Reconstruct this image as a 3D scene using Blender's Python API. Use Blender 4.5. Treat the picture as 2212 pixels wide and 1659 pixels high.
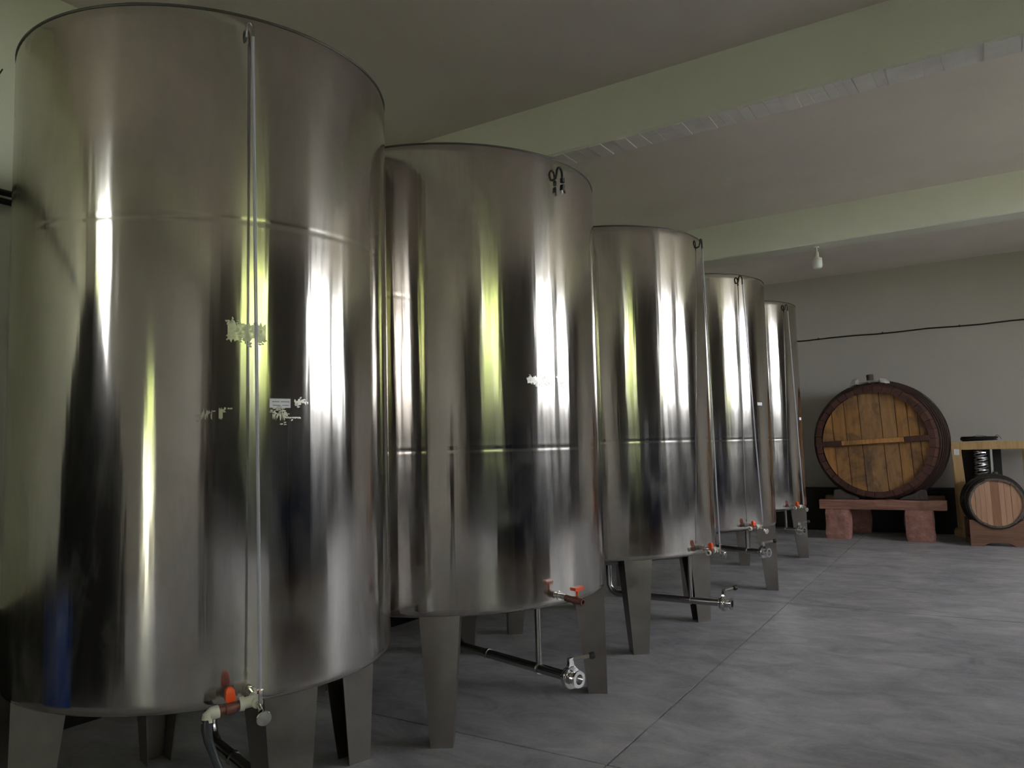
import bpy, bmesh, math, random
from mathutils import Vector, Matrix, noise
random.seed(7)
for o in list(bpy.data.objects): bpy.data.objects.remove(o)
C = bpy.context.scene.collection
S = bpy.context.scene
PI = math.pi; R = math.radians

# ------------------------------------------------------------------ camera
H = 1.5
cam = bpy.data.cameras.new('camera'); camo = bpy.data.objects.new('camera', cam); C.objects.link(camo)
yaw, pitch, roll = R(32.598), R(4.799), R(-1.502)
F = Vector((-math.sin(yaw)*math.cos(pitch), math.cos(yaw)*math.cos(pitch), math.sin(pitch)))
Rt = Vector((math.cos(yaw), math.sin(yaw), 0)); U = Rt.cross(F)
Rr = math.cos(roll)*Rt + math.sin(roll)*U; Uu = -math.sin(roll)*Rt + math.cos(roll)*U
camo.matrix_world = Matrix(((Rr.x, Uu.x, -F.x, 0), (Rr.y, Uu.y, -F.y, 0), (Rr.z, Uu.z, -F.z, H), (0, 0, 0, 1)))
cam.sensor_width = 36; cam.lens = 1658/2212*36; cam.clip_start = 0.02; cam.clip_end = 300
S.camera = camo

# ------------------------------------------------------------------ sky, sun, exposure
W = bpy.data.worlds.new('sky'); S.world = W; W.use_nodes = True
bg = W.node_tree.nodes['Background']
bg.inputs[0].default_value = (0.93, 0.97, 1.0, 1); bg.inputs[1].default_value = 2.6
sun = bpy.data.lights.new('sun', 'SUN'); sun.energy = 7.0; sun.angle = R(2); sun.color = (1, .95, .84)
suno = bpy.data.objects.new('sun', sun); C.objects.link(suno)
suno.rotation_euler = Vector((-0.62, 0.25, 0.75)).to_track_quat('Z', 'Y').to_euler()
suno.location = (-20, 8, 30)
S.view_settings.view_transform = 'Standard'; S.view_settings.look = 'None'
S.view_settings.gamma = 1.0; S.view_settings.use_curve_mapping = False
S.view_settings.exposure = 2.75

# ------------------------------------------------------------------ helpers
class MB:
    """collects simple solids in one bmesh; build() links them as ONE mesh object"""
    def __init__(s, M=None): s.b = bmesh.new(); s.M = M or Matrix()
    def v(s, p): return s.b.verts.new(s.M @ Vector(p))
    def f(s, vs):
        try: return s.b.faces.new(vs)
        except ValueError: return None
    def loft(s, rings, cap=True, closed=True):
        V = [[s.v(p) for p in r] for r in rings]; n = len(V[0])
        for a, b in zip(V, V[1:]):
            for i in range(n if closed else n-1): s.f((a[i], a[(i+1) % n], b[(i+1) % n], b[i]))
        if cap: s.f(V[0][::-1]); s.f(V[-1])
        return s
    def box(s, c, d, rot=None):
        c = Vector(c); m = rot or Matrix.Identity(3); x, y, z = d[0]/2, d[1]/2, d[2]/2
        q = lambda X, Y, Z: c + m @ Vector((X*x, Y*y, Z*z))
        return s.loft([[q(-1, -1, k), q(1, -1, k), q(1, 1, k), q(-1, 1, k)] for k in (-1, 1)])
    def bbox(s, c, d, bev=.01, rot=None):   # box with bevelled long edges (8-sided ends)
        c = Vector(c); m = rot or Matrix.Identity(3); x, y, z = d[0]/2, d[1]/2, d[2]/2
        def ring(zz, e):
            X, Y = x-e, y-e; b = bev
            return [c+m @ Vector(p+(zz,)) for p in ((-X+b, -Y), (X-b, -Y), (X, -Y+b), (X, Y-b), (X-b, Y), (-X+b, Y), (-X, Y-b), (-X, -Y+b))]
        return s.loft([ring(-z, bev), ring(-z+bev, 0), ring(z-bev, 0), ring(z, bev)])
    def lathe(s, prof, seg=24, c=(0, 0, 0), ax=(0, 0, 1), cap=True):
        q = Vector(ax).to_track_quat('Z', 'Y').to_matrix(); c = Vector(c)
        return s.loft([[c + q @ Vector((r*math.cos(2*PI*i/seg), r*math.sin(2*PI*i/seg), z)) for i in range(seg)] for r, z in prof], cap)
    def cyl(s, a, b, r, seg=16, r2=None):
        a = Vector(a); b = Vector(b)
        return s.lathe([(r, 0), (r if r2 is None else r2, (b-a).length)], seg, a, b-a)
    def tube(s, pts, r, seg=10, cap=True):
        P = [Vector(p) for p in pts]; rings = []; up = None
        rr = r if hasattr(r, '__len__') else [r]*len(P)
        for i, p in enumerate(P):
            t = (P[min(i+1, len(P)-1)] - P[max(i-1, 0)]).normalized()
            if up is None: up = t.orthogonal().normalized()
            up = (up - t*up.dot(t)).normalized(); sd = t.cross(up)
            rings.append([p + rr[i]*(math.cos(2*PI*k/seg)*up + math.sin(2*PI*k/seg)*sd) for k in range(seg)])
        return s.loft(rings, cap)
    def torus(s, c, R0, r, ax=(0, 0, 1), seg=40, sg=10, sq=1):
        q = Vector(ax).to_track_quat('Z', 'Y').to_matrix(); c = Vector(c)
        V = [[s.v(c + q @ Vector(((R0+r*math.cos(b))*math.cos(a), (R0+r*math.cos(b))*math.sin(a), sq*r*math.sin(b)))) for b in [2*PI*j/sg for j in range(sg)]] for a in [2*PI*i/seg for i in range(seg)]]
        for i in range(seg):
            for j in range(sg): s.f((V[i][j], V[(i+1) % seg][j], V[(i+1) % seg][(j+1) % sg], V[i][(j+1) % sg]))
        return s
    def build(s, name, mat, parent=None, smooth=True, ang=35):
        bmesh.ops.recalc_face_normals(s.b, faces=s.b.faces)
        me = bpy.data.meshes.new(name); s.b.to_mesh(me); s.b.free()
        return link(name, me, mat, parent, smooth, ang)
def link(name, me, mat, parent=None, smooth=True, ang=35):
    if mat: me.materials.append(mat)
    if smooth:
        me.shade_smooth()
        try: me.set_sharp_from_angle(angle=R(ang))
        except Exception: pass
    o = bpy.data.objects.new(name, me); C.objects.link(o)
    if parent: o.parent = parent
    return o
def tag(o, label, cat, group=None):
    o['label'] = label; o['category'] = cat
    if group: o['group'] = group
    return o
def thing(name, label, cat, loc=(0, 0, 0), rz=0, group=None):
    o = bpy.data.objects.new(name, None); C.objects.link(o); o.location = loc; o.rotation_euler = (0, 0, rz)
    o.empty_display_size = .1
    return tag(o, label, cat, group)
def struct(o): o['kind'] = 'structure'; return o

# ------------------------------------------------------------------ materials
def mat(name, col, rough=.6, metal=0., **kw):
    m = bpy.data.materials.new(name); m.use_nodes = True; p = m.node_tree.nodes['Principled BSDF']
    p.inputs['Base Color'].default_value = (*col, 1); p.inputs['Roughness'].default_value = rough; p.inputs['Metallic'].default_value = metal
    for k, v in kw.items(): p.inputs[k].default_value = v
    return m
def nd(m, t, **kw):
    n = m.node_tree.nodes.new('ShaderNode'+t)
    for k, v in kw.items(): setattr(n, k, v)
    return n
def lk(m, a, b): m.node_tree.links.new(a, b)
def coords(m, scale=(1, 1, 1), kind='Object'):
    t = nd(m, 'TexCoord'); mp = nd(m, 'Mapping'); mp.inputs['Scale'].default_value = scale
    lk(m, t.outputs[kind], mp.inputs[0]); return mp.outputs[0]
def nz(m, vec, scale=5, detail=4, rough=.55, dist=0.):
    n = nd(m, 'TexNoise'); n.inputs['Scale'].default_value = scale; n.inputs['Detail'].default_value = detail
    n.inputs['Roughness'].default_value = rough; n.inputs['Distortion'].default_value = dist
    if vec is not None: lk(m, vec, n.inputs['Vector'])
    return n.outputs['Fac']
def ramp(m, fac, stops):
    r = nd(m, 'ValToRGB'); e = r.color_ramp.elements
    while len(e) < len(stops): e.new(.5)
    for k, (p, c) in zip(e, stops): k.position = p; k.color = (*c, 1) if len(c) == 3 else c
    lk(m, fac, r.inputs[0]); return r.outputs[0]
def maprange(m, fac, a, b, c, d):
    n = nd(m, 'MapRange'); n.inputs[1].default_value = a; n.inputs[2].default_value = b; n.inputs[3].default_value = c; n.inputs[4].default_value = d
    lk(m, fac, n.inputs[0]); return n.outputs[0]
def math_(m, op, a, b):
    n = nd(m, 'Math', operation=op)
    for i, q in enumerate((a, b)):
        if isinstance(q, (int, float)): n.inputs[i].default_value = q
        else: lk(m, q, n.inputs[i])
    return n.outputs[0]
def mixc(m, fac, a, b, mode='MIX'):
    n = nd(m, 'Mix', data_type='RGBA', blend_type=mode)
    for sck, q in ((n.inputs[0], fac), (n.inputs[6], a), (n.inputs[7], b)):
        if hasattr(q, 'is_output'): lk(m, q, sck)
        elif isinstance(q, tuple): sck.default_value = (*q, 1)
        else: sck.default_value = q
    return n.outputs[2]
def bump(m, h, strength=.2, dist=.01):
    b = nd(m, 'Bump'); b.inputs['Strength'].default_value = strength; b.inputs['Distance'].default_value = dist
    lk(m, h, b.inputs['Height']); P(m, 'Normal', b.outputs[0]); return b
def P(m, k, sock): lk(m, sock, m.node_tree.nodes['Principled BSDF'].inputs[k])

def plaster(name, c1, c2, sc=.8, bs=.15):
    m = mat(name, c1, .85); v = coords(m)
    a = nz(m, v, sc, 5, .6); P(m, 'Base Color', ramp(m, a, [(.3, c2), (.7, c1)]))
    bump(m, nz(m, v, 14, 6, .6), bs, .01); return m
M_wall = plaster('wall_paint', (.60, .565, .51), (.55, .515, .465))
M_walll = plaster('wall_paint_greenish', (.70, .70, .57), (.64, .645, .52))
M_wallb = plaster('wall_paint_grey', (.445, .41, .378), (.40, .37, .345))
M_ceil = plaster('ceiling_paint', (.81, .735, .69), (.73, .655, .62))
M_beam = plaster('beam_paint', (.82, .81, .72), (.75, .75, .66))
M_board = plaster('beam_underside_rough_lit', (.90, .85, .83), (.76, .71, .69), 3, .6)  # paler than the beam: light bounced off the floor put into the colour
M_wallr = plaster('wall_paint_backlit', (.20, .19, .175), (.15, .145, .135), 1.2)  # backlit side of the room: its shade is put into the colour
M_wallr_low = plaster('right_wall_low_shade', (.035, .042, .06), (.025, .03, .045), 2)  # unlit lower right wall: shade and sky tint put into the colour
M_black = plaster('black_plinth', (.012, .011, .011), (.018, .016, .015), 3)

M_floor = mat('concrete', (.3, .3, .31), .5); v = coords(M_floor)
a = nz(M_floor, v, .9, 9, .68, .6); b_ = nz(M_floor, coords(M_floor, (1, 1.7, 1)), 2.6, 8, .7, .9); c_ = nz(M_floor, v, 45, 4, .7)
base = ramp(M_floor, math_(M_floor, 'ADD', math_(M_floor, 'MULTIPLY', a, .55), math_(M_floor, 'MULTIPLY', b_, .45)), [(.36, (.17, .168, .185)), (.5, (.34, .335, .365)), (.64, (.52, .505, .53))])
P(M_floor, 'Base Color', mixc(M_floor, .22, base, ramp(M_floor, c_, [(.3, (.22, .215, .235)), (.7, (.47, .46, .49))])))
P(M_floor, 'Roughness', maprange(M_floor, b_, .3, .7, .58, .40)); bump(M_floor, nz(M_floor, v, 25, 6, .6), .08, .01)
M_grout = mat('joint_dirt', (.05, .045, .042), .95)
def steel(name, col=(.545, .505, .465), rough=.115, aniso=.75, wave=.2):
    m = mat(name, col, rough, 1.0)
    p = m.node_tree.nodes['Principled BSDF']
    v = coords(m, (1, 1, .05)); v2 = coords(m, (1, 1, .5)); v3 = coords(m)
    streak = nz(m, v, 24, 4, .6); blot = nz(m, v2, 3.2, 6, .65, .5); fine = nz(m, v3, 220, 2, .5)
    P(m, 'Base Color', mixc(m, maprange(m, blot, .35, .7, 0, 1), tuple(c*1.04 for c in col), tuple(c*.86 for c in col)))
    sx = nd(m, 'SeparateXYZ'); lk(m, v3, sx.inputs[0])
    haze_mask = math_(m, 'MULTIPLY', maprange(m, nz(m, coords(m, (1, 1, .35)), 4.5, 7, .68, .8), .46, .66, 0, 1), maprange(m, sx.outputs[2], 1.2, 1.9, .20, 0))  # bluish haze of reflected sky and floor, painted on the lower steel
    bc = p.inputs['Base Color'].links[0].from_socket; P(m, 'Base Color', mixc(m, haze_mask, bc, (.46, .51, .62))); P(m, 'Metallic', math_(m, 'SUBTRACT', 1.0, haze_mask))
    rr = math_(m, 'ADD', maprange(m, streak, .3, .7, rough-.02, rough+.03), maprange(m, blot, .48, .75, 0, .05)); P(m, 'Roughness', rr)
    p.inputs['Anisotropic'].default_value = aniso; p.inputs['Anisotropic Rotation'].default_value = .25
    tn = nd(m, 'Tangent', direction_type='RADIAL', axis='Z'); lk(m, tn.outputs[0], p.inputs['Tangent'])
    w0 = math_(m, 'ADD', math_(m, 'MULTIPLY', nz(m, coords(m, (1, 1, .10)), 5, 3, .5), 1.0), math_(m, 'MULTIPLY', streak, .05))
    w = math_(m, 'ADD', w0, math_(m, 'MULTIPLY', nz(m, coords(m, (1, 1, .06)), 15, 2, .5), .6))
    bump(m, w, wave, .012); return m
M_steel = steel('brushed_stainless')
M_leg = mat('leg_steel', (.27, .25, .23), .36, 1.0); lv = coords(M_leg)
P(M_leg, 'Roughness', maprange(M_leg, nz(M_leg, lv, 6, 6, .7), .3, .7, .28, .48))
P(M_leg, 'Base Color', ramp(M_leg, nz(M_leg, lv, 3, 6, .65), [(.3, (.25, .225, .205)), (.7, (.36, .33, .305))]))
M_rim = mat('dull_rim_steel', (.10, .095, .085), .55, .8)
M_chrome = mat('polished_fitting', (.72, .71, .70), .14, 1.0)
M_pipe = mat('pipe_steel', (.42, .41, .40), .25, 1.0)
M_darkmetal = mat('dark_iron', (.03, .028, .026), .5, .6)
M_tubec = mat('clear_vinyl', (.66, .65, .74), .18, 0, **{'Transmission Weight': .45, 'IOR': 1.25})
M_pvc = mat('white_pvc', (.68, .66, .58), .4)
M_brown = mat('brown_pvc', (.16, .06, .05), .35)
M_orange = mat('orange_plastic', (.85, .09, .015), .4)
M_rubber = mat('black_rubber', (.012, .012, .013), .45)
M_hose = mat('dark_grey_hose', (.045, .05, .056), .22)
M_paper = mat('label_paper', (.78, .77, .83), .7)
M_ink = mat('faded_ink', (.36, .36, .43), .8)
M_resid = mat('sticker_residue', (.42, .41, .37), .42, .75); rv = coords(M_resid)
P(M_resid, 'Base Color', ramp(M_resid, nz(M_resid, rv, 40, 4), [(.35, (.42, .41, .37)), (.65, (.62, .60, .55))]))

def wood(name, c1, c2, c3, sc=(9, 9, .9), rough=.65, rnd=.5, stain=.0, stainc=(.07, .045, .03)):
    m = mat(name, c1, rough); oi = nd(m, 'ObjectInfo'); t = nd(m, 'TexCoord')
    ad = nd(m, 'VectorMath', operation='ADD'); lk(m, t.outputs['Object'], ad.inputs[0])
    ml = nd(m, 'VectorMath', operation='SCALE'); ml.inputs[0].default_value = (13, 7, 31); lk(m, oi.outputs['Random'], ml.inputs['Scale']); lk(m, ml.outputs[0], ad.inputs[1])
    mp = nd(m, 'Mapping'); mp.inputs['Scale'].default_value = sc; lk(m, ad.outputs[0], mp.inputs[0])
    g = nz(m, mp.outputs[0], 2.2, 7, .6, .7)
    base = ramp(m, g, [(.25, c2), (.5, c1), (.75, c3)])
    hs = nd(m, 'HueSaturation'); lk(m, base, hs.inputs['Color']); lk(m, maprange(m, oi.outputs['Random'], 0, 1, 1-rnd/2, 1+rnd/2), hs.inputs['Value'])
    out = hs.outputs[0]
    if stain:
        s_ = nz(m, t.outputs['Object'], 2.6, 6, .65, .8)
        out = mixc(m, maprange(m, s_, .48, .68, 0, stain), out, stainc)
    P(m, 'Base Color', out); bump(m, g, .25, .006); return m
M_oak = wood('barrel_head_oak', (.42, .205, .068), (.25, .12, .04), (.50, .26, .095), rnd=.55, stain=.85, stainc=(.085, .055, .035))
M_oakd = wood('barrel_head_oak_stained', (.29, .155, .065), (.17, .095, .05), (.40, .21, .085), rnd=.3, stain=.9, stainc=(.075, .055, .04))
M_stave = wood('dark_stave', (.075, .028, .02), (.045, .018, .013), (.11, .042, .03), sc=(12, 1.2, 12), rnd=.5)
M_hoop = mat('rusty_hoop', (.05, .028, .024), .55, .5)
M_beamw = wood('red_timber', (.25, .12, .085), (.15, .065, .045), (.34, .18, .13), sc=(.9, 9, 9), rnd=.2, stain=.5, stainc=(.12, .06, .035))
M_chock = wood('chock_wood', (.055, .042, .034), (.035, .027, .022), (.085, .065, .052), rnd=.5)
M_pine = wood('pine', (.45, .29, .13), (.32, .19, .075), (.55, .37, .18), sc=(6, 6, .8), rnd=.25)
M_cask = wood('cask_head', (.40, .225, .14), (.34, .185, .11), (.46, .265, .17), rnd=.12)
M_caskd = wood('cask_head_dark', (.25, .115, .06), (.18, .08, .045), (.30, .15, .08), rnd=.1)
M_casks = wood('cask_stave', (.10, .075, .06), (.06, .045, .038), (.14, .11, .09), sc=(12, 1.2, 12), rnd=.3)
M_rack = wood('rack_board', (.15, .07, .04), (.09, .042, .026), (.20, .10, .058), sc=(.9, 9, 9), rnd=.1)
M_stone = mat('red_sandstone', (.36, .17, .135), .9); sv = coords(M_stone)
P(M_stone, 'Base Color', ramp(M_stone, nz(M_stone, sv, 9, 8, .7), [(.3, (.26, .115, .09)), (.55, (.38, .185, .15)), (.78, (.52, .34, .29))]))
bump(M_stone, nz(M_stone, sv, 22, 7, .65), .9, .03)
M_sheet = mat('grey_plastic_sheet', (.42, .39, .36), .4)
M_bulb = mat('opal_bulb', (.75, .75, .74), .3)
M_cap = mat('bulb_collar', (.70, .66, .58), .4)
M_silver = mat('galvanised_wire', (.62, .62, .63), .3, 1.0)
M_leaf = mat('leaves', (.16, .32, .035), .6); v = coords(M_leaf)
P(M_leaf, 'Base Color', ramp(M_leaf, nz(M_leaf, v, 3, 4), [(.3, (.18, .25, .07)), (.7, (.40, .46, .16))]))
M_bark = mat('bark', (.10, .07, .05), .9)
M_grass = mat('gravel_ground', (.3, .28, .24), .95); v = coords(M_grass)
P(M_grass, 'Base Color', ramp(M_grass, nz(M_grass, v, .7, 6), [(.35, (.16, .20, .10)), (.6, (.34, .33, .28))]))
M_frame = mat('window_frame_paint', (.22, .21, .20), .5)
M_tarp = plaster('black_tarpaulin', (.010, .010, .011), (.016, .016, .018), 2)
M_blue = mat('blue_plastic', (.012, .045, .20), .4)

# ------------------------------------------------------------------ room shell
XL, XR, YF, YB, ZC = -4.68, 5.40, -4.0, 13.90, 4.30
fl = struct(MB().box(((XL+XR)/2, (YF+YB)/2, -.13), (XR-XL+.5, YB-YF+.5, .20)).build('floor', M_grout, smooth=False))
xs = [(XL, 0), (-1.592, -.0293), (2.2, 0), (XR, 0)]; ys = [YF, -.72, 3.385, 7.49, 11.6, YB]     # sawn joints: x = a + b*y
for i in range(3):
    for j in range(5):
        g = .006; y0, y1 = ys[j]+g, ys[j+1]-g; (a0, b0), (a1, b1) = xs[i], xs[i+1]
        MB().loft([[(a0+b0*y0+g, y0, z), (a1+b1*y0-g, y0, z), (a1+b1*y1-g, y1, z), (a0+b0*y1+g, y1, z)] for z in (-.03, 0)]).build('slab', M_floor, fl, smooth=False)
struct(MB().box(((XL+XR)/2, (YF+YB)/2, ZC+.1), (XR-XL+.6, YB-YF+.6, .20)).build('ceiling', M_ceil, smooth=False))
struct(MB().box((XL-.125, (YF+YB)/2, ZC/2), (.25, YB-YF+.5, ZC+.2)).build('wall_left', M_walll, smooth=False))
struct(MB().box(((XL+XR)/2, YB+.125, ZC/2), (XR-XL, .25, ZC+.2)).build('wall_back', M_wallb, smooth=False))
def wall_holes(name, lo, hi, holes, make, mt=None):      # wall along one axis with rectangular openings (a0, a1, z0, z1)
    m = MB(); cur = lo
    for a0, a1, z0, z1 in sorted(holes):
        make(m, cur, a0, -.1, ZC+.1); make(m, a0, a1, z1, ZC+.1)
        if z0 > 0: make(m, a0, a1, -.1, z0)
        cur = a1
    make(m, cur, hi, -.1, ZC+.1)
    return struct(m.build(name, mt or M_wall, smooth=False))
WIN = [(-1.25, 1.15, 2.15, 4.05), (5.35, 7.95, 2.35, 3.92), (8.75, 11.2, 2.35, 3.92)]
wr = wall_holes('wall_right', YF, YB, WIN, lambda m, a, b, z0, z1: m.box((XR+.125, (a+b)/2, (z0+z1)/2), (.25, b-a, z1-z0)), M_wallr)
DOOR = (-.85, -.35, 0, 2.3); WF = (-4.0, -3.05, 1.85, 3.95)
wall_holes('wall_front', XL, XR, [DOOR, WF], lambda m, a, b, z0, z1: m.box(((a+b)/2, YF-.125, (z0+z1)/2), (b-a, .25, z1-z0)))
struct(MB().box((XR-.01, (YF+YB)/2, .85), (.02, YB-YF, 1.70)).build('shade_band_right', M_wallr_low, smooth=False))  # added dark band, gives the tanks a dark lower reflection
for n, (a0, a1, z0, z1) in enumerate(WIN):
    m = MB(); t = .06
    for yy in (a0+t/2, a1-t/2): m.box((XR+.12, yy, (z0+z1)/2), (.06, t, z1-z0))
    for zz in (z0+t/2, z1-t/2): m.box((XR+.12, (a0+a1)/2, zz), (.05, a1-a0, t))
    struct(m.build('window_%d' % (n+1), M_frame, smooth=False))
m = MB()
for xx in (WF[0]+.03, WF[1]-.03, (WF[0]+WF[1])/2): m.box((xx, YF-.12, 2.9), (.06, .06, 2.1))
for zz in (1.88, 3.92): m.box(((WF[0]+WF[1])/2, YF-.12, zz), (WF[1]-WF[0], .05, .06))
struct(m.build('window_4', M_frame, smooth=False))
m = MB()
for xx in (DOOR[0]+.04, DOOR[1]-.04): m.box((xx, YF-.1, DOOR[3]/2), (.08, .10, DOOR[3]))
m.box(((DOOR[0]+DOOR[1])/2, YF-.1, DOOR[3]-.04), (DOOR[1]-DOOR[0], .10, .08))
struct(m.build('door_1', M_frame, smooth=False))
# ceiling beams across the room; first one shows its board-marked underside
for n, (y0, y1, zb) in enumerate(((5.30, 5.57, 3.862), (9.63, 9.96, 3.857), (.97, 1.25, 3.862), (-3.36, -3.1, 3.862))):
    m = MB(); b = .012
    m.loft([[(x, y0, ZC+.02), (x, y0, zb+b), (x, y0+b, zb), (x, y1-b, zb), (x, y1, zb+b), (x, y1, ZC+.02)] for x in (XL-.01, XR+.01)])
    bo = struct(m.build('trim_%d' % (n+1), M_beam, smooth=False))
    if n == 0:
        x = -4.5
        while x < 5.2:
            w = random.uniform(.05, .13); dz = random.uniform(.004, .010)
            MB().box((x+w/2, (y0+y1)/2+.004, zb-dz/2+.001), (w-.008, y1-y0-.02, dz), Matrix.Rotation(random.uniform(-.05, .05), 3, 'Z')).build('board_mark', M_board, bo, smooth=False)
            x += w
# black plinth along the foot of the back wall
struct(MB().bbox(((XL-.60)/2, 13.83, .345), (-.60-XL, .14, .73), .02).build('trim_5', M_black, smooth=False))

struct(MB().bbox((XL+.07, (YF+YB)/2-.1, .345), (.14, YB-YF-.2, .73), .02).build('trim_6', M_black, smooth=False))

# ------------------------------------------------------------------ tanks
Z0, Z1 = .665, 3.15
def az(a): return Vector((math.sin(R(a)), math.cos(R(a)), 0))
def frame(a, r, z):                              # local frame at azimuth a on the shell: x = sideways right, y = outward, z = up
    n = az(a); t = Vector((-n.y, n.x, 0)) * 1.0
    t = Vector((-math.cos(R(a)), math.sin(R(a)), 0))
    return Matrix(((t.x, n.x, 0, n.x*r), (t.y, n.y, 0, n.y*r), (0, 0, 1, z), (0, 0, 0, 1)))
def curved_patch(rad, a0, a1, z0, z1, off=.0012, jag=0, nx=10, seed=0):
    """thin patch on a cylinder between two azimuths; jag > 0 gives torn edges"""
    rn = random.Random(seed); m = MB(); top = []; bot = []
    for i in range(nx+1):
        a = a0+(a1-a0)*i/nx; n = az(a)*(rad+off)
        top.append((n.x, n.y, z1-rn.random()*jag)); bot.append((n.x, n.y, z0+rn.random()*jag))
    back = lambda p: tuple(Vector(p) - Vector((p[0], p[1], 0)).normalized()*off*.9)
    m.loft([[t, b, back(b), back(t)] for t, b in zip(top, bot)]); return m
def make_leg(m_a, rad, tw=.21, bw=.115, td=.19, bd=.115, zt=Z0+.01, rt=.05):
    """U-channel leg: outer plate + two fins, tapering to the floor"""
    m = MB(frame(m_a, 0, 0)); th = .007; ro = rad-.015
    def ring(w, d, z):
        h = w/2
        return [(-h, ro, z), (h, ro, z), (h, ro-d, z), (h-th, ro-d, z), (h-th, ro-th, z), (-h+th, ro-th, z), (-h+th, ro-d, z), (-h, ro-d, z)]
    m.loft([ring(bw, bd, 0.0), ring(tw, td, zt)]); return m
def butterfly(parent, M, L=.06):
    """valve at the end of a drain pipe; local y = along the pipe outward"""
    b = MB(M); b.lathe([(.028, 0), (.046, .004), (.046, .012), (.034, .016), (.056, .022), (.060, .028), (.060, .046), (.056, .052), (.030, .056), (.030, .085), (.044, .088), (.044, .100), (.026, .100), (.026, .06)], 28, (0, 0, 0), (0, 1, 0))
    vb = b.build('butterfly_valve', M_chrome, parent)
    k = MB(M); k.loft([[(-.026, .026, .045), (.026, .026, .045), (.026, .048, .045), (-.026, .048, .045)], [(-.016, .028, .072), (.016, .028, .072), (.016, .046, .072), (-.016, .046, .072)], [(-.016, .028, .100), (.016, .028, .100), (.016, .046, .100), (-.016, .046, .100)]])
    k.build('valve_neck', M_chrome, vb)
    hpt = Vector((.005, .037, .090)); d = Vector((.105, .055, .012))
    h = MB(M); h.loft([[hpt+d*t+Vector((0, 0, .010)), hpt+d*t+Vector((-.004, .008, 0)), hpt+d*t-Vector((0, 0, .010)), hpt+d*t+Vector((.004, -.008, 0))] for t in (0, 1)])
    h.build('valve_lever', M_chrome, vb)
    e = hpt+d; q = MB(M); q.lathe([(.006, -.016), (.017, -.013), (.020, 0), (.017, .013), (.006, .018)], 16, e, d)
    q.build('lever_knob', M_rubber, vb)
def u_hook(parent, a, rad, z, w=.045, h=.06, mt=None):
    m = MB(frame(a, rad, z)); pts = [(-w/2, -.01, -.04), (-w/2, .02, -.03)]
    for i in range(9):
        t = PI*i/8; pts.append((-w/2*math.cos(t), .03, h*.55*math.sin(t)))
    pts += [(w/2, .03, -.02), (w/2, .03, -.05)]
    m.tube(pts, .007 if w > .03 else .005, 8); return m.build('tube_hook', mt or M_darkmetal, parent)

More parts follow.
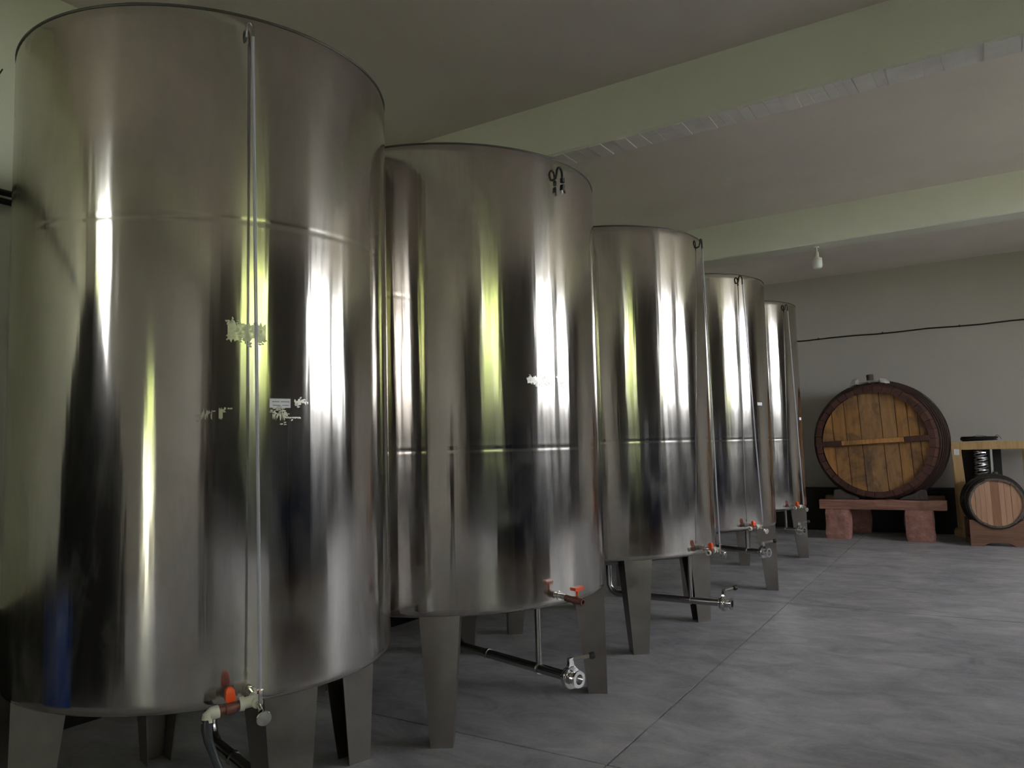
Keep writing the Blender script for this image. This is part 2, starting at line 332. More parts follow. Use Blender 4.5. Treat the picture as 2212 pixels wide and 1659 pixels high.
def make_tank(name, label, cx, cy, rad, tap_a, leg_a, seam, drain_a, drain_r, drain_z, tap='full', tube=True, hook_a=None, hook_z=None, Z0=Z0, Z1=Z1):
    T = thing(name, label, 'tank', (cx, cy, 0), 0, 'steel wine tanks in a row')
    prof = [(rad-.055, Z0-.006), (rad-.02, Z0-.003), (rad-.006, Z0+.006), (rad-.001, Z0+.020), (rad, Z0+.035)]
    sd = .0008 if tap == 'hose' else .0014
    for zs in seam:
        prof += [(rad, zs-.055), (rad-sd*.5, zs-.022), (rad-sd*.2, zs-.008), (rad-sd, zs), (rad-sd*.2, zs+.008), (rad-sd*.5, zs+.024), (rad, zs+.055)]
    prof += [(rad, Z1-.05), (rad-.001, Z1-.012), (rad-.004, Z1-.004), (rad-.008, Z1-.004), (rad-.008, Z1-.05)]
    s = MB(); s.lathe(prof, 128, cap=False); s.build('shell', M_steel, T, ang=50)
    s = MB(); s.torus((0, 0, Z1-.004), rad-.003, .0055, seg=128, sg=8); s.build('rim', M_rim, T)
    s = MB(); s.lathe([(rad-.055, Z0-.012), (.30, Z0-.09), (.06, Z0-.15)], 64, cap=True); s.build('cone_bottom', M_leg, T)
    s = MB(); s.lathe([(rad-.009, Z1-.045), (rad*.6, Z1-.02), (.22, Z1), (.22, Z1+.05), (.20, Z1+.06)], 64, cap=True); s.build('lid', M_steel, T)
    for a in leg_a: make_leg(a, rad, zt=Z0+.01).build('leg', M_leg, T, smooth=False)
    # drain pipe from the middle of the bottom, hung on a strut
    Md = frame(drain_a, 0, drain_z); d = MB(Md)
    d.tube([(0, 0, Z0-.13-drain_z), (0, 0, .07), (0, .02, .025), (0, .07, 0), (0, drain_r-.04, 0)], .026, 14)
    d.cyl((0, .30*drain_r, 0), (0, .30*drain_r+.02, 0), .031, 14)
    dp = d.build('drain_pipe', M_pipe, T)
    st = MB(Md); st.cyl((0, rad*.80, .01), (0, rad*.80, Z0-.03-drain_z), .0165, 12); st.torus((0, rad*.80, 0), .029, .005, (0, 1, 0), 18, 6)
    st.build('pipe_strut', M_pipe, dp)
    butterfly(T, Md @ Matrix.Translation((0, drain_r-.05, 0)))
    # sampling tap and level gauge
    zt = Z0+.035 if tap == 'hose' else .70; Mt = frame(tap_a, rad, zt)
    if tap == 'full' or tap == 'hose':
        n = MB(Mt); n.cyl((0, -.01, 0), (0, .055, 0), .014, 14); n.lathe([(.024, 0), (.024, .006)], 16, (0, -.002, 0), (0, 1, 0))
        tp = n.build('sampling_tap', M_chrome, T)
        w = MB(Mt); w.cyl((0, .045, 0), (0, .105, -.004), .019, 16); w.cyl((.004, .08, 0), (-.055, .085, -.004), .019, 16)
        w.lathe([(.023, 0), (.023, .016)], 16, (-.040, .084, -.004), (-1, 0, 0)); w.build('tee_fitting', M_pvc, tp)
        br = MB(Mt); br.cyl((-.05, .085, -.004), (-.125, .09, -.012), .0155, 16); br.lathe([(.019, 0), (.021, .01), (.021, .022), (.019, .032)], 16, (-.07, .087, -.007), (-1, .06, -.1))
        br.build('tap_body', M_brown, tp)
        hd = MB(Mt); hd.loft([[(-.098, .078, .012), (-.074, .078, .014), (-.074, .10, .014), (-.098, .10, .012)], [(-.103, .074, .022), (-.070, .074, .024), (-.070, .104, .024), (-.103, .104, .022)], [(-.101, .076, .052), (-.074, .076, .052), (-.074, .102, .052), (-.101, .102, .052)], [(-.094, .082, .060), (-.082, .082, .060), (-.082, .096, .060), (-.094, .096, .060)]])
        hd.build('tap_handle', M_orange, tp)
        ck = MB(Mt); ck.cyl((0, .10, -.004), (0, .155, -.016), .008, 12); ck.cyl((.006, .118, -.035), (.006, .118, .045), .007, 12); ck.lathe([(.011, 0), (.011, .012)], 6, (.006, .118, .03), (0, 0, 1))
        ck.cyl((.006, .118, -.03), (.02, .122, -.048), .006, 10)
        ck.cyl((0, .13, -.01), (.006, .15, -.036), .006, 10); ck.lathe([(.006, 0), (.024, .003), (.0255, .007), (.024, .011), (.005, .012)], 24, (.008, .153, -.04), (.05, 1, -.15))
        ck.build('gauge_cock', M_chrome, tp)
        e = MB(Mt)
        if tap == 'hose':
            e.lathe([(.021, 0), (.021, .024), (.018, .03)], 16, (-.122, .09, -.012), (-1, .05, -.1)); e.tube([(-.145, .091, -.013), (-.158, .092, -.02), (-.160, .094, -.04)], .018, 14)
            e.build('outlet_elbow', M_pvc, tp)
            hs = MB(Mt)
            pts = [(-.160, .094, -.03), (-.161, .097, -.06), (-.155, .105, -.10), (-.135, .115, -.16), (-.10, .13, -.25), (-.05, .15, -.36), (.0, .19, -.50), (.06, .26, -.62), (.16, .38, -.70), (.34, .50, -.715)]
            hs.tube(pts, [.017, .0175, .0155, .013, .0115, .0105, .0105, .0105, .0105, .0105], 14); hs.build('drain_hose', M_hose, tp)
        else:
            e.lathe([(.019, 0), (.019, .02), (.011, .02), (.011, .0)], 16, (-.122, .09, -.012), (-1, .05, -.1)); e.build('outlet', M_pvc, tp)
    else:
        n = MB(Mt); n.cyl((0, -.01, 0), (0, .05, -.004), .014, 14); n.lathe([(.024, 0), (.024, .006)], 16, (0, -.002, 0), (0, 1, 0)); tp = n.build('sampling_tap', M_chrome, T)
        b2 = MB(Mt); b2.lathe([(.016, 0), (.019, .004), (.019, .05), (.021, .055), (.021, .085), (.018, .09), (.018, .12), (.012, .12), (.012, .10)], 18, (0, .045, -.004), (.10, 1, -.1)); b2.build('tap_body', M_brown, tp)
        hd = MB(Mt); hd.cyl((.008, .125, .01), (.008, .125, .045), .007, 10); hd.loft([[(x, y, z) for x, y, z in ((x0-.0, .105, .040+abs(x0)*.15), (x0, .145, .040+abs(x0)*.15), (x0, .145, .056+abs(x0)*.15), (x0, .105, .056+abs(x0)*.15))] for x0 in (-.024, -.01, .012, .03, .042)])
        hd.build('tap_handle', M_orange, tp)
    ha = hook_a or tap_a; hz = hook_z or Z1-.09
    u = u_hook(T, ha, rad, hz, .022, .04, M_pipe) if tap == 'hose' else u_hook(T, ha, rad, hz)
    if tube:
        top = frame(ha, rad, hz) @ Vector((.011 if tap == 'hose' else .0225, .030, -.03)); bt = Mt @ Vector((.006, .118, .035))
        mid = top.lerp(bt, .45)
        g = MB(); g.tube([top, top.lerp(bt, .2)+Vector((.0, 0, 0)), mid, top.lerp(bt, .75), bt], .0062, 10); g.build('gauge_tube', M_tubec, T)
    else:
        c = MB(frame(ha, rad, hz)); c.bbox((.0245, .030, -.035), (.022, .022, .030), .003); c.loft([[(.010, .02, -.095), (.030, .02, -.095), (.030, .042, -.095), (.010, .042, -.095)], [(.014, .02, -.062), (.030, .02, -.058), (.030, .042, -.058), (.014, .042, -.062)]])
        c.loft([[(.024, .028, -.088), (.034, .028, -.080), (.034, .036, -.080), (.024, .036, -.088)], [(.040, .028, -.108), (.046, .028, -.100), (.046, .036, -.100), (.040, .036, -.108)]]); c.build('black_clip', M_rubber, u)
        e = MB(frame(ha, rad, hz)); e.cyl((.018, .03, -.09), (.015, .03, -.115), .007, 10); e.build('tube_stub', M_pvc, u)
    return T
t1 = make_tank('wine_tank', 'nearest and largest-looking steel tank at the left, with a grey hose on its tap', -2.984, 2.171, .776, 116.4, (15, 105, 195, 285), (2.36,), 108, .90, .28, 'hose', True, 117.5, 3.085, .632)
t2 = make_tank('wine_tank', 'second steel tank from the left, hook with black clip and no gauge tube', -3.0, 3.96, .95, 106.5, (148, 63, 328, 238), (1.50,), 106, 1.02, .28, 'plain', False, 102.2, 3.055, .650)
t3 = make_tank('wine_tank', 'middle steel tank of the five, its front drain valve clear of the leg', -2.865, 5.91, .88, 97.5, (140, 46, 320, 230), (1.53,), 91, .98, .28, 'full', True, 89, 3.10)
t4 = make_tank('wine_tank', 'fourth steel tank from the left with small white label at right', -2.84, 7.91, .835, 118, (164, 74, 344, 254), (1.53,), 110, .86, .44, 'full', True, 120, 3.095)
t5 = make_tank('wine_tank', 'farthest steel tank, last in the row before the back wall', -3.0, 10.27, .80, 112, (164, 74, 344, 254), (1.53,), 110, .84, .40, 'full', True, 111.5, 3.19, .66, 3.26)

def sticker(T, rad, a0, a1, z0, z1, lines=True):
    s = curved_patch(rad, a0, a1, z0, z1).build('paper_label', M_paper, T, smooth=False)
    if lines:
        for zf, f0, f1 in ((.66, .12, .46), (.66, .52, .94), (.26, .15, .50), (.26, .60, .90)):
            curved_patch(rad, a0+(a1-a0)*f0, a0+(a1-a0)*f1, z0+(z1-z0)*(zf-.06), z0+(z1-z0)*(zf+.06), .002).build('print_line', M_ink, s, smooth=False)
    return s
def torn(T, rad, a0, a1, z0, z1, seed, keep=.5):
    """remains of a peeled label: many small jagged flakes lying on the shell, one part"""
    rn = random.Random(seed); m = MB(); W_ = rad*R(abs(a1-a0)); nx = max(6, int(W_/.0065)); nzz = max(5, int((z1-z0)/.0065))
    for i in range(nx):
        for k in range(nzz):
            fx, fz = (i+.5)/nx*2-1, (k+.5)/nzz*2-1
            q = noise.noise((i*.20+seed*9, k*.20, seed))+.5*noise.noise((i*.6, k*.6, seed*3.3))+.25*(1-max(abs(fx), abs(fz))**4)
            if q < .55-keep or rn.random() < .12: continue
            ac = a0+(a1-a0)*(i+rn.random())/nx; zc = z0+(z1-z0)*(k+rn.random())/nzz; P_ = []; el = rn.uniform(.5, 1.2)
            for t in range(5):
                w = 2*PI*t/5+rn.uniform(-.4, .4); sc = rn.uniform(.5, 1.3)*.0052; n = az(ac+math.degrees(sc*math.cos(w)/el/rad)); P_.append((n, zc+sc*el*math.sin(w)))
            m.loft([[tuple(n*(rad+e)+Vector((0, 0, z))) for n, z in P_] for e in (.0001, .0007)])
    return m.build('torn_label', M_resid, T, smooth=False)

# ------------------------------------------------------------------ big barrel on stones
def barrel(root, r_end, r_mid, L, n_st, M_st, M_hd, heads, hoops, thick, rec, M_hp, head_mats=None):
    """axis along local +y from 0 (front) to L; centre of the axis at local origin"""
    rad = lambda y: r_end + (r_mid-r_end)*(1-((2*y/L)-1)**2)
    for k in range(n_st):
        a0 = 2*PI*k/n_st+.004; a1 = 2*PI*(k+1)/n_st-.004; jit = random.uniform(-.004, .004)
        m = MB(); rings = []
        for i in range(9):
            y = L*i/8; ro = rad(y)+jit; ri = ro-thick
            rings.append([(ro*math.cos(a0), y, ro*math.sin(a0)), (ro*math.cos(a1), y, ro*math.sin(a1)), (ri*math.cos(a1), y, ri*math.sin(a1)), (ri*math.cos(a0), y, ri*math.sin(a0))])
        m.loft(rings); m.build('stave', M_st, root, smooth=False)
    for y, w in hoops:
        m = MB(); n = 64
        m.loft([[((rad(yy)+q)*math.cos(2*PI*i/n), yy, (rad(yy)+q)*math.sin(2*PI*i/n)) for i in range(n)] for yy, q in ((y-w/2, .0045), (y-w/2, .011), (y+w/2, .011), (y+w/2, .0045))], cap=False)
        m.build('hoop', M_hp, root)
    ri = r_end-thick+.004
    for y0, sgn in ((rec, 1), (L-rec, -1)):
        for k, (f0, f1) in enumerate(zip(heads, heads[1:])):
            gp = .0045 if r_end > .5 else .0008; x0 = -ri+2*ri*f0+gp; x1 = -ri+2*ri*f1-gp; m = MB(); N = 6; top = []; bot = []; dy = random.uniform(-.006, .006)
            for i in range(N+1):
                x = x0+(x1-x0)*i/N; h = math.sqrt(max(ri*ri-x*x, .0004)); top.append((x, h)); bot.append((x, -h))
            poly = top + bot[::-1]
            m.loft([[(x, y0+dy, z) for x, z in poly], [(x, y0+dy+sgn*.035, z) for x, z in poly]])
            m.build('head_board', head_mats[k] if head_mats else M_hd, root, smooth=False)
    return ri
BR = thing('oak_foudre', 'large oak barrel with dark staves and crossbar lying on a plank on red stones', 'barrel', (-1.69, 12.72, 1.455), R(-4))
BR.rotation_euler = (0, R(-2.5), R(-4))
ri = barrel(BR, .835, .945, .98, 38, M_stave, M_oak, (0, .118, .245, .385, .585, .72, .825, .915, 1), ((.10, .035), (.17, .035), (.24, .035), (.31, .035), (.38, .035), (.62, .04), (.76, .04), (.90, .05)), .085, .075, M_hoop, [M_oak, M_oak, M_oak, M_oakd, M_oakd, M_oak, M_oak, M_oak])
m = MB()
m.bbox((-.02, .028, .01), (.88, .075, .075), .008); cb = m.build('crossbar', M_oak, BR, smooth=False)
for sx, w in ((-1, .30), (1, .32)):
    MB().bbox((sx*(ri-w/2-.005), .030, .01), (w, .080, .082), .006).build('crossbar_end', M_stave, BR, smooth=False)
m = MB(); m.lathe([(.045, -.03), (.05, .02), (.052, .12), (.048, .135)], 16, (.0, .26, .905)); m.build('bung', M_chock, BR)
# crumpled grey sheet lying along the top of the barrel
m = MB(); rings = []; N = 34
for i in range(N+1):
    x = -.33+.62*i/N; f_ = min(1, 6*min(i, N-i)/N+.25); top = math.sqrt(.875**2-x*x); rg = []
    hh = (.040+.022*noise.noise((x*7, 3, 1)))*f_*(1.35 if x < -.16 or x > .16 else .75)
    for k in range(14):
        a = 2*PI*k/14; q = 1+.35*noise.noise((x*16, math.cos(a)*1.6, math.sin(a)*1.6))
        rg.append((x, .26+.15*q*math.cos(a)*f_, top+.012+hh*(1+q*math.sin(a))))
    rings.append(rg)
m.loft(rings)
sh = m.build('plastic_sheet', M_sheet)
sh.matrix_world = Matrix.Translation((-1.69, 12.72, 1.455)) @ Matrix.Rotation(R(-4), 4, 'Z') @ Matrix.Rotation(R(-2.5), 4, 'Y')
tag(sh, 'crumpled grey plastic sheet lying on top of the large oak barrel', 'sheet')

def rough_block(c, d, amp, seed, n=(5, 4, 6), taper=0):
    m = MB(); b = m.b; bmesh.ops.create_cube(b, size=1)
    bmesh.ops.subdivide_edges(b, edges=b.edges, cuts=5, use_grid_fill=True)
    for v in b.verts:
        p = Vector((v.co.x*d[0], v.co.y*d[1], v.co.z*d[2])); ed = sum(abs(k) > .49 for k in v.co)
        p.x *= 1-taper*(v.co.z)
        q = noise.noise_vector(p*7+Vector((seed*3.1, seed, seed*1.7))); s2 = 1-.07*max(ed-1, 0)
        zz = p.z if abs(v.co.z) > .49 else p.z+q.z*amp
        v.co = Vector((p.x*s2+q.x*amp+c[0], p.y*s2+q.y*amp+c[1], zz+c[2]))
    return m
st = 'red stone blocks under the barrel plank'
for i, (x, y, w, h, lab) in enumerate(((-2.25, 13.02, .36, .448, 'red sandstone block under the left end of the front barrel plank'), (-1.14, 12.80, .38, .448, 'red sandstone block under the right end of the front barrel plank'),
                                       (-2.02, 13.50, .30, .448, 'dim stone block in shadow behind the left red stone'), (-1.28, 13.52, .30, .448, 'stone block hidden in shadow behind the right red stone'))):
    y = 12.72 if i < 2 else 13.62
    if i == 2: x = -2.06
    o = rough_block((0, 0, h/2), (w, .24 if i < 2 else .22, h), .016, i+2).build('stone_block', M_stone, smooth=False)
    o.location = (x, y, 0); tag(o, lab, 'stone', st)
for i, (y, lab) in enumerate(((12.70, 'front reddish timber plank on stones carrying the large barrel'), (13.64, 'rear timber plank in shadow beneath the large barrel'))):
    m = MB(); N = 12; rings = []
    for k in range(N+1):
        x = -.86+1.72*k/N; q = noise.noise((x*3, i, 0))*.008
        rings.append([(x, -.085, 0+q*.3), (x, .085, 0), (x, .09, .140+q), (x, -.08, .142+q), (x, -.09, .125+q)])
    m.loft(rings); o = m.build('timber_plank', M_beamw, smooth=False); o.location = (-1.635 if i == 0 else -1.72, y, .452); tag(o, lab, 'plank', 'timber planks under the large barrel')
for x, w, lab in ((-2.11, .34, 'dark wooden chock wedged under the left side of the large barrel'), (-1.20, .36, 'grey log chock wedged under the right side of the large barrel')):
    sgn = 1 if x < -1.69 else -1; m = MB()
    pr = [(-w/2*sgn, 0), (w/2*sgn, 0), (w/2*sgn*.75, .035), (0, .075), (-w/2*sgn*.55, .14), (-w/2*sgn*.95, .13)]
    m.loft([[(a, y, b) for a, b in pr] for y in (-.09, -.07, .05, .07)])
    o = m.build('barrel_chock', M_chock, smooth=False); o.location = (x, 12.72, .604); tag(o, lab, 'chock', 'chocks beside the barrel')

# ------------------------------------------------------------------ small cask on its rack
CK = thing('small_cask', 'small pale-headed cask with dark centre board on a low rack', 'barrel', (-.165, 12.42, .585)); CK.rotation_euler = (0, R(-1), R(9))
hm = [M_cask, M_cask, M_cask, M_cask, M_caskd, M_cask, M_cask, M_cask, M_cask]
barrel(CK, .335, .385, .66, 26, M_casks, M_cask, (0, .10, .19, .29, .40, .56, .66, .78, .89, 1), ((.03, .05), (.13, .035), (.22, .035), (.44, .035), (.53, .035), (.63, .05)), .028, .022, M_darkmetal, hm)
m = MB(); m.lathe([(.03, -.01), (.034, .02), (.03, .03)], 14, (.06, .33, .38)); m.build('bung', M_chock, CK)
RK = thing('cask_rack', 'low reddish wooden rack with arched cutout under the small cask', 'rack', (-.165, 12.42, 0), R(9))
for k, yy in enumerate((.06, .50)):
    m = MB(); n = 14; top = []; bot = []
    for i in range(n+1):
        x = -.34+.68*i/n
        zt = .585-math.sqrt(max(.352**2-x*x, 0))+.0 if abs(x) < .30 else .36
        zb = 0 if abs(x) > .17 else .055*math.sqrt(1-(x/.17)**2)
        top.append((x, min(zt, .36))); bot.append((x, zb))
    poly = [(x, max(z-.004, .2)) for x, z in top] + bot[::-1]
    m.loft([[(x, yy-.03, z) for x, z in poly], [(x, yy+.03, z) for x, z in poly]]); m.build('rack_board', M_rack, RK, smooth=False)
for sx in (-.3, .3): MB().bbox((sx, .28, .06), (.07, .38, .07), .008).build('rack_rail', M_rack, RK, smooth=False)

# ------------------------------------------------------------------ pine frame with reel and coil
FR = thing('pine_frame', 'tall open pine crate frame behind the small cask by the back wall', 'frame', (-.035, 13.3, 0))
def bar(nm, a, b, w, d, mt=M_pine, par=FR):      # w = face width, d = thickness along y (or x for rails along y)
    a = Vector(a); b = Vector(b); v = b-a; e = .005
    if abs(v.z) > max(abs(v.x), abs(v.y)): A, B = Vector((w/2, 0, 0)), Vector((0, d/2, 0))
    elif abs(v.x) > abs(v.y): A, B = Vector((0, d/2, 0)), Vector((0, 0, w/2))
    else: A, B = Vector((d/2, 0, 0)), Vector((0, 0, w/2))
    q = lambda p, k: [p+A*(x*k)+B*(y*k) for x, y in ((-1, -.85), (-.9, -1), (.9, -1), (1, -.85), (1, .85), (.9, 1), (-.9, 1), (-1, .85))]
    n = v.normalized()*e; m = MB(); m.loft([q(a, .94), q(a+n, 1), q(b-n, 1), q(b, .94)])
    return m.build(nm, mt, par, smooth=False)
bar('front_post', (-.53, -.18, .03), (-.60, -.18, 1.31), .125, .045); bar('back_post', (-.645, .20, 0), (-.655, .20, 1.36), .05, .05)
bar('front_post', (.62, -.18, .03), (.62, -.18, 1.36), .11, .045); bar('back_post', (.66, .26, 0), (.66, .26, 1.36), .06, .05)
bar('top_beam', (-.66, -.18, 1.365), (.70, -.18, 1.365), .115, .05)
bar('top_beam', (-.65, .26, 1.38), (.70, .26, 1.38), .08, .06); bar('side_rail', (-.635, -.20, 1.40), (-.635, .30, 1.40), .05, .05); bar('side_rail', (.66, -.20, 1.40), (.66, .30, 1.40), .05, .05)
bar('inner_post', (.235, .10, .05), (.24, .10, 1.34), .05, .04)
bar('bottom_rail', (-.66, -.16, .09), (-.20, -.16, .09), .11, .05); bar('bottom_rail', (.20, -.16, .14), (.70, -.16, .14), .11, .05); bar('bottom_rail', (-.68, -.16, .09), (-.68, .26, .09), .08, .04)
s = MB(); s.box((-.595, -.2045, 1.275), (.066, .003, .085)); so = s.build('white_sticker', M_paper, FR, smooth=False)
for k in range(6):
    MB().box((-.595, -.2065, 1.245+k*.0125), (.056, .001, .0025), Matrix.Rotation(R(-32), 3, 'Y')).build('print_line', M_ink, so, smooth=False)
# black board with a roll of silver wire
BB = MB().bbox((0, 0, .66), (.50, .03, 1.32), .006).build('black_board', M_black, smooth=False); BB.location = (-.33, 13.36, 0); tag(BB, 'black board standing inside the pine frame behind the wire roll', 'board')
WR = thing('wire_roll', 'tall roll of shiny silver wire standing inside the pine frame', 'wire', (-.335, 13.24, .0))
m = MB(); m.cyl((0, 0, 0), (0, 0, 1.30), .055, 16); m.build('core', M_darkmetal, WR)
m = MB(); pts = []
for i in range(560):
    t = i/559; a = 2*PI*26*t; rr_ = .082+.010*noise.noise((math.cos(a)*2, math.sin(a)*2, t*40))
    pts.append((rr_*math.cos(a), rr_*math.sin(a), .62+.66*t+.010*math.sin(a*1.3)))
m.tube(pts, .0085, 5); m.build('wire_winding', M_silver, WR)
m = MB(); m.lathe([(.09, 0), (.09, .60)], 20); m.build('lower_wrap', M_rubber, WR)
MB().bbox((.135, -.02, 1.12), (.03, .02, .44), .003).build('steel_strip', M_silver, WR, smooth=False)
CO = thing('wire_coil', 'flat dark coil of wire lying on top of the pine frame', 'coil', (-.345, 13.30, 1.43))
m = MB()
for k in range(7): m.torus((random.uniform(-.012, .012), random.uniform(-.012, .012), .012+.0075*k), .225+random.uniform(-.014, .012), .008, (random.uniform(-.03, .03), random.uniform(-.03, .03), 1), 48, 6)
m.build('coil_wraps', M_darkmetal, CO)
m = MB(); m.tube([(.20, .05, .06), (.235, -.02, .085), (.265, -.05, .06), (.285, -.04, .02)], .003, 5); m.tube([(-.10, -.2, .06), (.0, -.22, .085), (.1, -.19, .07)], .003, 5); m.build('loose_end', M_darkmetal, CO)

# ------------------------------------------------------------------ lamp, cable, wall pipes and wires
LB = thing('light_bulb', 'white capsule light bulb hanging under the second ceiling beam', 'bulb', (-1.797, 9.80, 3.857))
m = MB(); m.cyl((0, 0, 0), (0, 0, -.07), .008, 10); m.lathe([(.03, 0), (.03, -.012)], 16); m.build('cord', M_cap, LB)
m = MB(); m.lathe([(.012, -.06), (.022, -.066), (.024, -.12), (.03, -.13), (.045, -.136), (.056, -.142), (.057, -.17)], 24); m.build('bulb_collar', M_cap, LB)
m = MB(); m.lathe([(.056, -.168), (.0575, -.18), (.0575, -.235), (.053, -.255), (.040, -.268), (.015, -.273)], 24); m.build('bulb_globe', M_bulb, LB)
m = MB(); pts = []
for i in range(28):
    x = XL+.02+(XR-XL-.04)*i/27; pts.append((x, 13.875, 3.235+.008*math.sin(x*5)+.0015*(x+1.3)))
m.tube(pts, .011, 8); cb = tag(m.build('wall_cable', M_darkmetal), 'thin dark cable strung level along the back wall', 'cable')
m = MB()
for x in (-2.6, -1.6, -.5, .5, 1.5): m.bbox((x, 13.885, 3.237), (.02, .03, .035), .003)
m.build('cable_clip', M_darkmetal, cb, smooth=False)
PZ = (3.005, 2.955)
for k, z in enumerate(PZ):
    o = MB().tube([(XL+.05, y, z+.004*math.sin(y*2)) for y in [YF+.05+(13.2-YF)*i/20 for i in range(21)]], .018, 10).build('wall_pipe', M_rubber)
    tag(o, ('upper' if k == 0 else 'lower')+' of two black pipes along the left wall behind the tanks', 'pipe', 'black pipes along the left wall')
    for y in (-2, 0, 1.0, 4, 7, 10): MB().bbox((XL+.03, y, z), (.06, .02, .05), .004).build('pipe_clip', M_darkmetal, o, smooth=False)
def wire(pts, lab):
    return tag(MB().tube([Vector(p) for p in pts], .004, 6).build('loose_wire', M_darkmetal), lab, 'wire')
m = MB(); m.tube([(XL+.0, 1.80, 3.45), (XL+.03, 1.86, 3.50), (XL+.05, 1.93, 3.585), (XL+.05, 1.985, 3.71)], .004, 6)
m.tube([(XL, 1.80, 3.45), (XL+.03, 1.85, 3.45), (XL+.05, 1.90, 3.505), (XL+.05, 1.97, 3.555)], .004, 6)
tag(m.build('forked_wire', M_darkmetal), 'thin forked wire sticking up from the left wall above the black pipes', 'wire')
wire([(XL, 1.80, 2.665), (XL+.05, 1.86, 2.665), (XL+.05, 1.885, 2.70), (XL+.05, 1.93, 2.71), (XL+.05, 1.885, 2.70), (XL+.05, 1.88, 2.64), (XL+.05, 1.91, 2.585), (XL+.05, 1.975, 2.57)], 'small hooked wire on the left wall below the black pipes')

# ------------------------------------------------------------------ stickers on the tanks
sticker(t1, .776, 111.6, 105.7, 1.672, 1.706)
M_film = mat('label_film', (.60, .585, .52), .40, .92); fv = coords(M_film); P(M_film, 'Roughness', maprange(M_film, nz(M_film, fv, 60, 4), .35, .65, .28, .5))
for T_, r_, a0, a1, z0, z1, sd_, jg, kp in ((t1, .776, 122.5, 112.6, 1.905, 1.99, 3, .022, .20), (t1, .776, 129.5, 126.2, 1.625, 1.672, 5, .030, .22), (t1, .776, 124.6, 123.6, 1.625, 1.675, 6, .012, .1), (t1, .776, 122.4, 121.2, 1.665, 1.672, 7, .003, .1), (t1, .776, 104.6, 100.2, 1.682, 1.706, 8, .014, .25), (t1, .776, 107.4, 102.6, 1.632, 1.640, 9, .003, .1), (t1, .776, 110.8, 107.2, 1.622, 1.668, 10, .030, .30), (t2, .95, 117.2, 111.8, 1.84, 1.892, 11, .018, .2), (t2, .95, 111.2, 107.2, 1.835, 1.895, 12, .026, .2), (t2, .95, 104.5, 101.8, 1.845, 1.885, 13, .022, .2)):
    curved_patch(r_, a0, a1, z0, z1, .0007, jg, 22, sd_).build('torn_label', M_film, T_, smooth=False)
    torn(T_, r_+.0006, a0+.6, a1-.6, z0-.012, z1+.012, sd_, kp)
sticker(t4, .835, 106.8, 100.6, 1.860, 1.890, False)
sticker(t5, .80, 94, 87.0, 1.765, 1.80, False)

# ------------------------------------------------------------------ things behind the camera, seen as reflections in the steel
def tarp():
    m = MB(); n = 40; rings = []
    for z, s in ((0, 1.0), (.25, .98), (.6, .96), (1.0, .93), (1.4, .88), (1.75, .78), (2.0, .62), (2.2, .46), (2.45, .34), (2.6, .18)):
        ring = []
        for i in range(n):
            a = 2*PI*i/n; f_ = 1+.07*math.sin(a*9+z)*(1-z/3)+.06*noise.noise((math.cos(a)*2, math.sin(a)*2, z*2))
            ring.append((s*f_*1.1*math.cos(a), s*f_*.70*math.sin(a), z))
        rings.append(ring)
    return m.loft(rings)
o = tarp().build('tarpaulin_stack', M_tarp); o.location = (-3.40, -1.15, 0)
tag(o, 'tall black tarpaulin-covered stack behind the camera, seen as a dark reflection', 'tarpaulin')
M_navy = mat('navy_shrink_wrap', (.014, .026, .075), .30); nv = coords(M_navy)
P(M_navy, 'Roughness', maprange(M_navy, nz(M_navy, nv, 4, 5), .3, .7, .2, .45)); bump(M_navy, nz(M_navy, coords(M_navy, (1, 1, .3)), 6, 5, .6), .5, .03)
for k, (yy, dd, hh, lab) in enumerate(((2.05, 1.0, 1.62, 'wrapped dark navy pallet stack on the right, nearest the camera, seen as reflection'), (3.25, 1.1, 1.70, 'middle wrapped dark navy pallet stack on the right, seen as reflection'), (4.45, 1.0, 1.60, 'farthest wrapped dark navy pallet stack on the right, seen as reflection'))):
    PS = thing('pallet_stack', lab, 'pallet', (2.45, yy, 0), 0, 'wrapped pallets on the right')
    for z_ in (.012, .128): 
        for q in range(5): MB().box((0, -dd/2+dd*(q+.5)/5, z_), (1.2, dd/5-.04, .022)).build('pallet_board', M_pine, PS, smooth=False)
    for q in (-.52, 0, .52): MB().box((q, 0, .07), (.09, dd, .094)).build('pallet_bearer', M_pine, PS, smooth=False)
    m = MB(); n = 36; rings = []
    for z_, sc in ((.14, .97), (.18, 1), (.5, .985), (.9, 1.0), (1.3, .985), (hh-.1, .97), (hh-.02, .93), (hh, .80)):
        ring = []
        for i in range(n):
            a = 2*PI*i/n; e = .22; cx_, sx_ = math.cos(a), math.sin(a)
            px = math.copysign(abs(cx_)**e, cx_); py = math.copysign(abs(sx_)**e, sx_); q = 1+.02*noise.noise((cx_*3, sx_*3, z_*3+k))
            ring.append((px*.60*sc*q, py*dd/2*sc*q, z_))
        rings.append(ring)
    m.loft(rings); m.build('wrapped_load', M_navy, PS)
DR_S = 1.3
DR = thing('plastic_drum', 'blue plastic drum before the black tarpaulin stack, seen as reflection', 'drum', (-3.74, .02, 0))
m = MB(); m.lathe([(.19, 0), (.215, .02), (.22, .06), (.215, .20), (.225, .21), (.225, .24), (.215, .25), (.215, .42), (.225, .43), (.225, .46), (.20, .54), (.17, .58), (.16, .58)], 32); m.build('drum_body', M_blue, DR)
m = MB(); m.lathe([(.165, .575), (.172, .58), (.172, .615), (.16, .62)], 32); m.build('drum_lid', M_rubber, DR)

DR.scale = (DR_S*1.05, DR_S*1.05, DR_S)

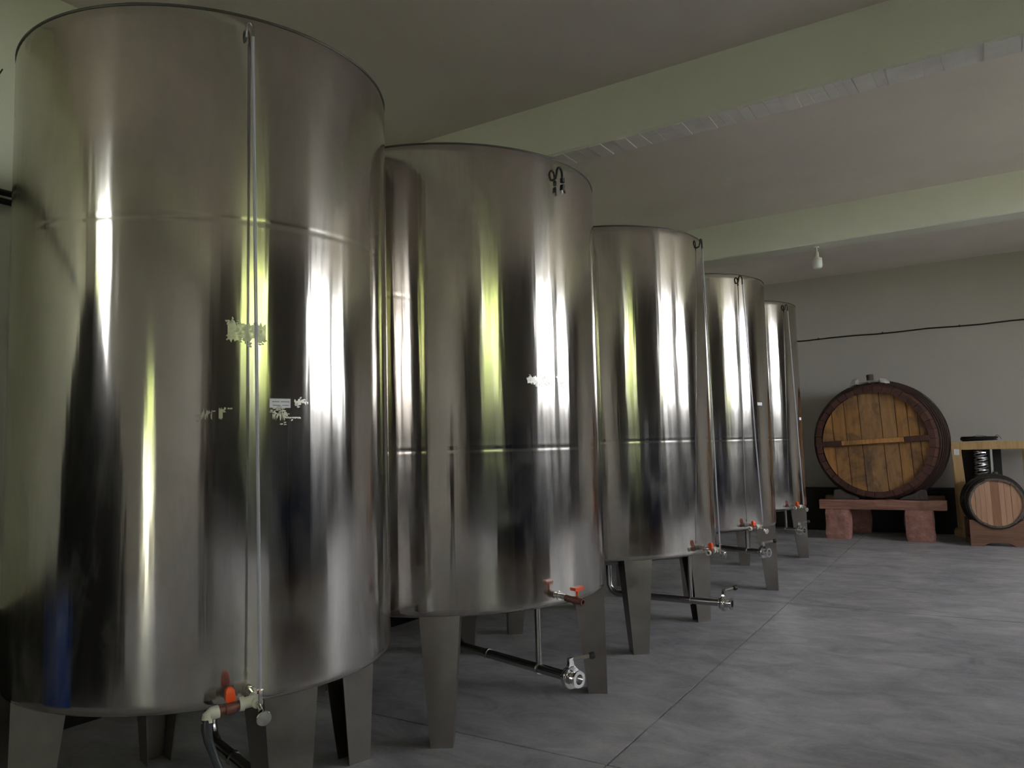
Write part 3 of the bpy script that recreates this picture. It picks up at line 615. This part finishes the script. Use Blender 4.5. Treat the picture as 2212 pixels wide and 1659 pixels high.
# person holding the phone, standing behind the camera
def skin(name, verts, edges, radii, mt, parent, root=0, sub=2):
    me = bpy.data.meshes.new(name); me.from_pydata(verts, edges, []); o = link(name, me, mt, parent, False)
    md = o.modifiers.new('skin', 'SKIN'); md.use_smooth_shade = True
    for i, r_ in enumerate(radii):
        sv_ = me.skin_vertices[0].data[i]; sv_.radius = (r_ if hasattr(r_, '__len__') else (r_, r_)); sv_.use_root = (i == root)
    s_ = o.modifiers.new('sub', 'SUBSURF'); s_.levels = sub; s_.render_levels = sub
    return o
M_skin = mat('skin', (.42, .24, .16), .5); M_cloth = mat('dark_clothes', (.03, .024, .022), .85); M_hair = mat('dark_hair', (.015, .011, .009), .6)
PE = thing('person', 'person in dark clothes holding a phone behind the camera, seen as reflection', 'person', (.22, -.40, 0), R(32.6))
V_ = [(0, 0, .95), (0, .01, 1.12), (0, .0, 1.30), (0, -.01, 1.43), (0, .0, 1.50), (0, .01, 1.56),
      (-.10, 0, .90), (-.11, .02, .50), (-.12, -.01, .09), (-.13, .12, .035), (.10, 0, .90), (.11, .02, .50), (.12, -.01, .09), (.13, .12, .035),
      (-.19, -.01, 1.40), (-.25, .06, 1.17), (-.14, .27, 1.38), (.19, -.01, 1.40), (.25, .06, 1.17), (.03, .27, 1.40)]
E_ = [(0, 1), (1, 2), (2, 3), (3, 4), (4, 5), (0, 6), (6, 7), (7, 8), (8, 9), (0, 10), (10, 11), (11, 12), (12, 13), (3, 14), (14, 15), (15, 16), (3, 17), (17, 18), (18, 19)]
RR = [(.155, .11), (.14, .10), (.165, .11), (.12, .09), .052, .055, .09, .062, .045, .04, .09, .062, .045, .04, .065, .048, .034, .065, .048, .034]
skin('body', V_, E_, RR, M_cloth, PE)
skin('head', [(0, .0, 1.555), (0, .02, 1.62), (0, .015, 1.70), (0, .0, 1.75), (0, .115, 1.645), (-.078, .0, 1.66), (.078, .0, 1.66)], [(0, 1), (1, 2), (2, 3), (1, 4), (2, 5), (2, 6)], [(.06, .06), (.072, .082), (.078, .09), (.05, .06), .014, .014, .014], M_skin, PE, 0, 2)
m = MB(); m.lathe([(.094, -.03), (.097, .02), (.085, .06), (.05, .088), (.01, .095)], 20, (0, -.02, 1.70)); m.build('hair', M_hair, PE)
for sx in (-1, 1):
    cx_ = -.055+sx*.085; vs = [(cx_+sx*.01, .275, 1.395), (cx_, .33, 1.43)]; es = [(0, 1)]; rs = [.03, .034]
    for k in range(4):
        b0 = len(vs); zz = 1.405+k*.022; ln = (.062, .074, .078, .068)[k]
        vs += [(cx_+sx*.012, .35, zz), (cx_+sx*.014, .35+ln*.6, zz+.004), (cx_-sx*.012, .35+ln*.75, zz+.004)]; es += [(1, b0), (b0, b0+1), (b0+1, b0+2)]; rs += [.011, .009, .008]
    b0 = len(vs); vs += [(cx_-sx*.025, .335, 1.44), (cx_-sx*.045, .355, 1.465)]; es += [(1, b0), (b0, b0+1)]; rs += [.011, .009]
    skin('hand', vs, es, rs, M_skin, PE, 0, 1)
PH = MB().bbox((0, 0, 0), (.155, .009, .074), .004).build('phone', M_rubber, smooth=False)
PH.location = camo.location - F*.03; PH.rotation_euler = (0, 0, yaw); PH.location = (F.x*-.035, F.y*-.035, 1.5)
tag(PH, 'black phone held up by the person behind the camera', 'phone')

# ------------------------------------------------------------------ outside: ground and trees
struct(MB().box((6, 5, -.33), (140, 140, .2)).build('ground', M_grass, smooth=False))
def tree(x, y, h, r, seed, lab, n=1500):
    T = thing('tree', lab, 'tree', (x, y, -.23), 0, 'trees outside the building'); rn = random.Random(seed)
    m = MB(); m.tube([(0, 0, 0), (.05, 0, h*.25), (-.04, .05, h*.5), (0, 0, h*.8)], [.16, .13, .10, .04], 8); m.build('trunk', M_bark, T)
    m = MB(); b = m.b
    for _ in range(n):
        d = Vector((rn.gauss(0, 1), rn.gauss(0, 1), rn.gauss(0, 1))).normalized(); q = d*(r*rn.uniform(.55, 1)**.5); q.z = q.z*h*.42/r+h*.55
        ax = Vector((rn.gauss(0, 1), rn.gauss(0, 1), rn.gauss(0, 1))).normalized(); ay = ax.orthogonal().normalized(); s = rn.uniform(.12, .26)
        m.f([m.v(q+ax*s), m.v(q+ay*s*.5), m.v(q-ax*s), m.v(q-ay*s*.5)])
    o = m.build('foliage', M_leaf, T, smooth=False); return T
tree(9.3, -.9, 5.6, 2.6, 1, 'leafy green tree outside the right wall near the photographer', 3800)
tree(12.0, 4.6, 4.2, 1.4, 2, 'smaller green tree outside the right wall between the windows')
tree(-1.6, -9.2, 4.4, 1.3, 3, 'small green tree left of the view through the front doorway')
tree(2.4, -10.0, 5.0, 1.5, 4, 'green tree right of the view through the front doorway')
tree(-6.4, -9.6, 6.0, 2.4, 5, 'wide green tree outside the front window behind the camera', 2600)
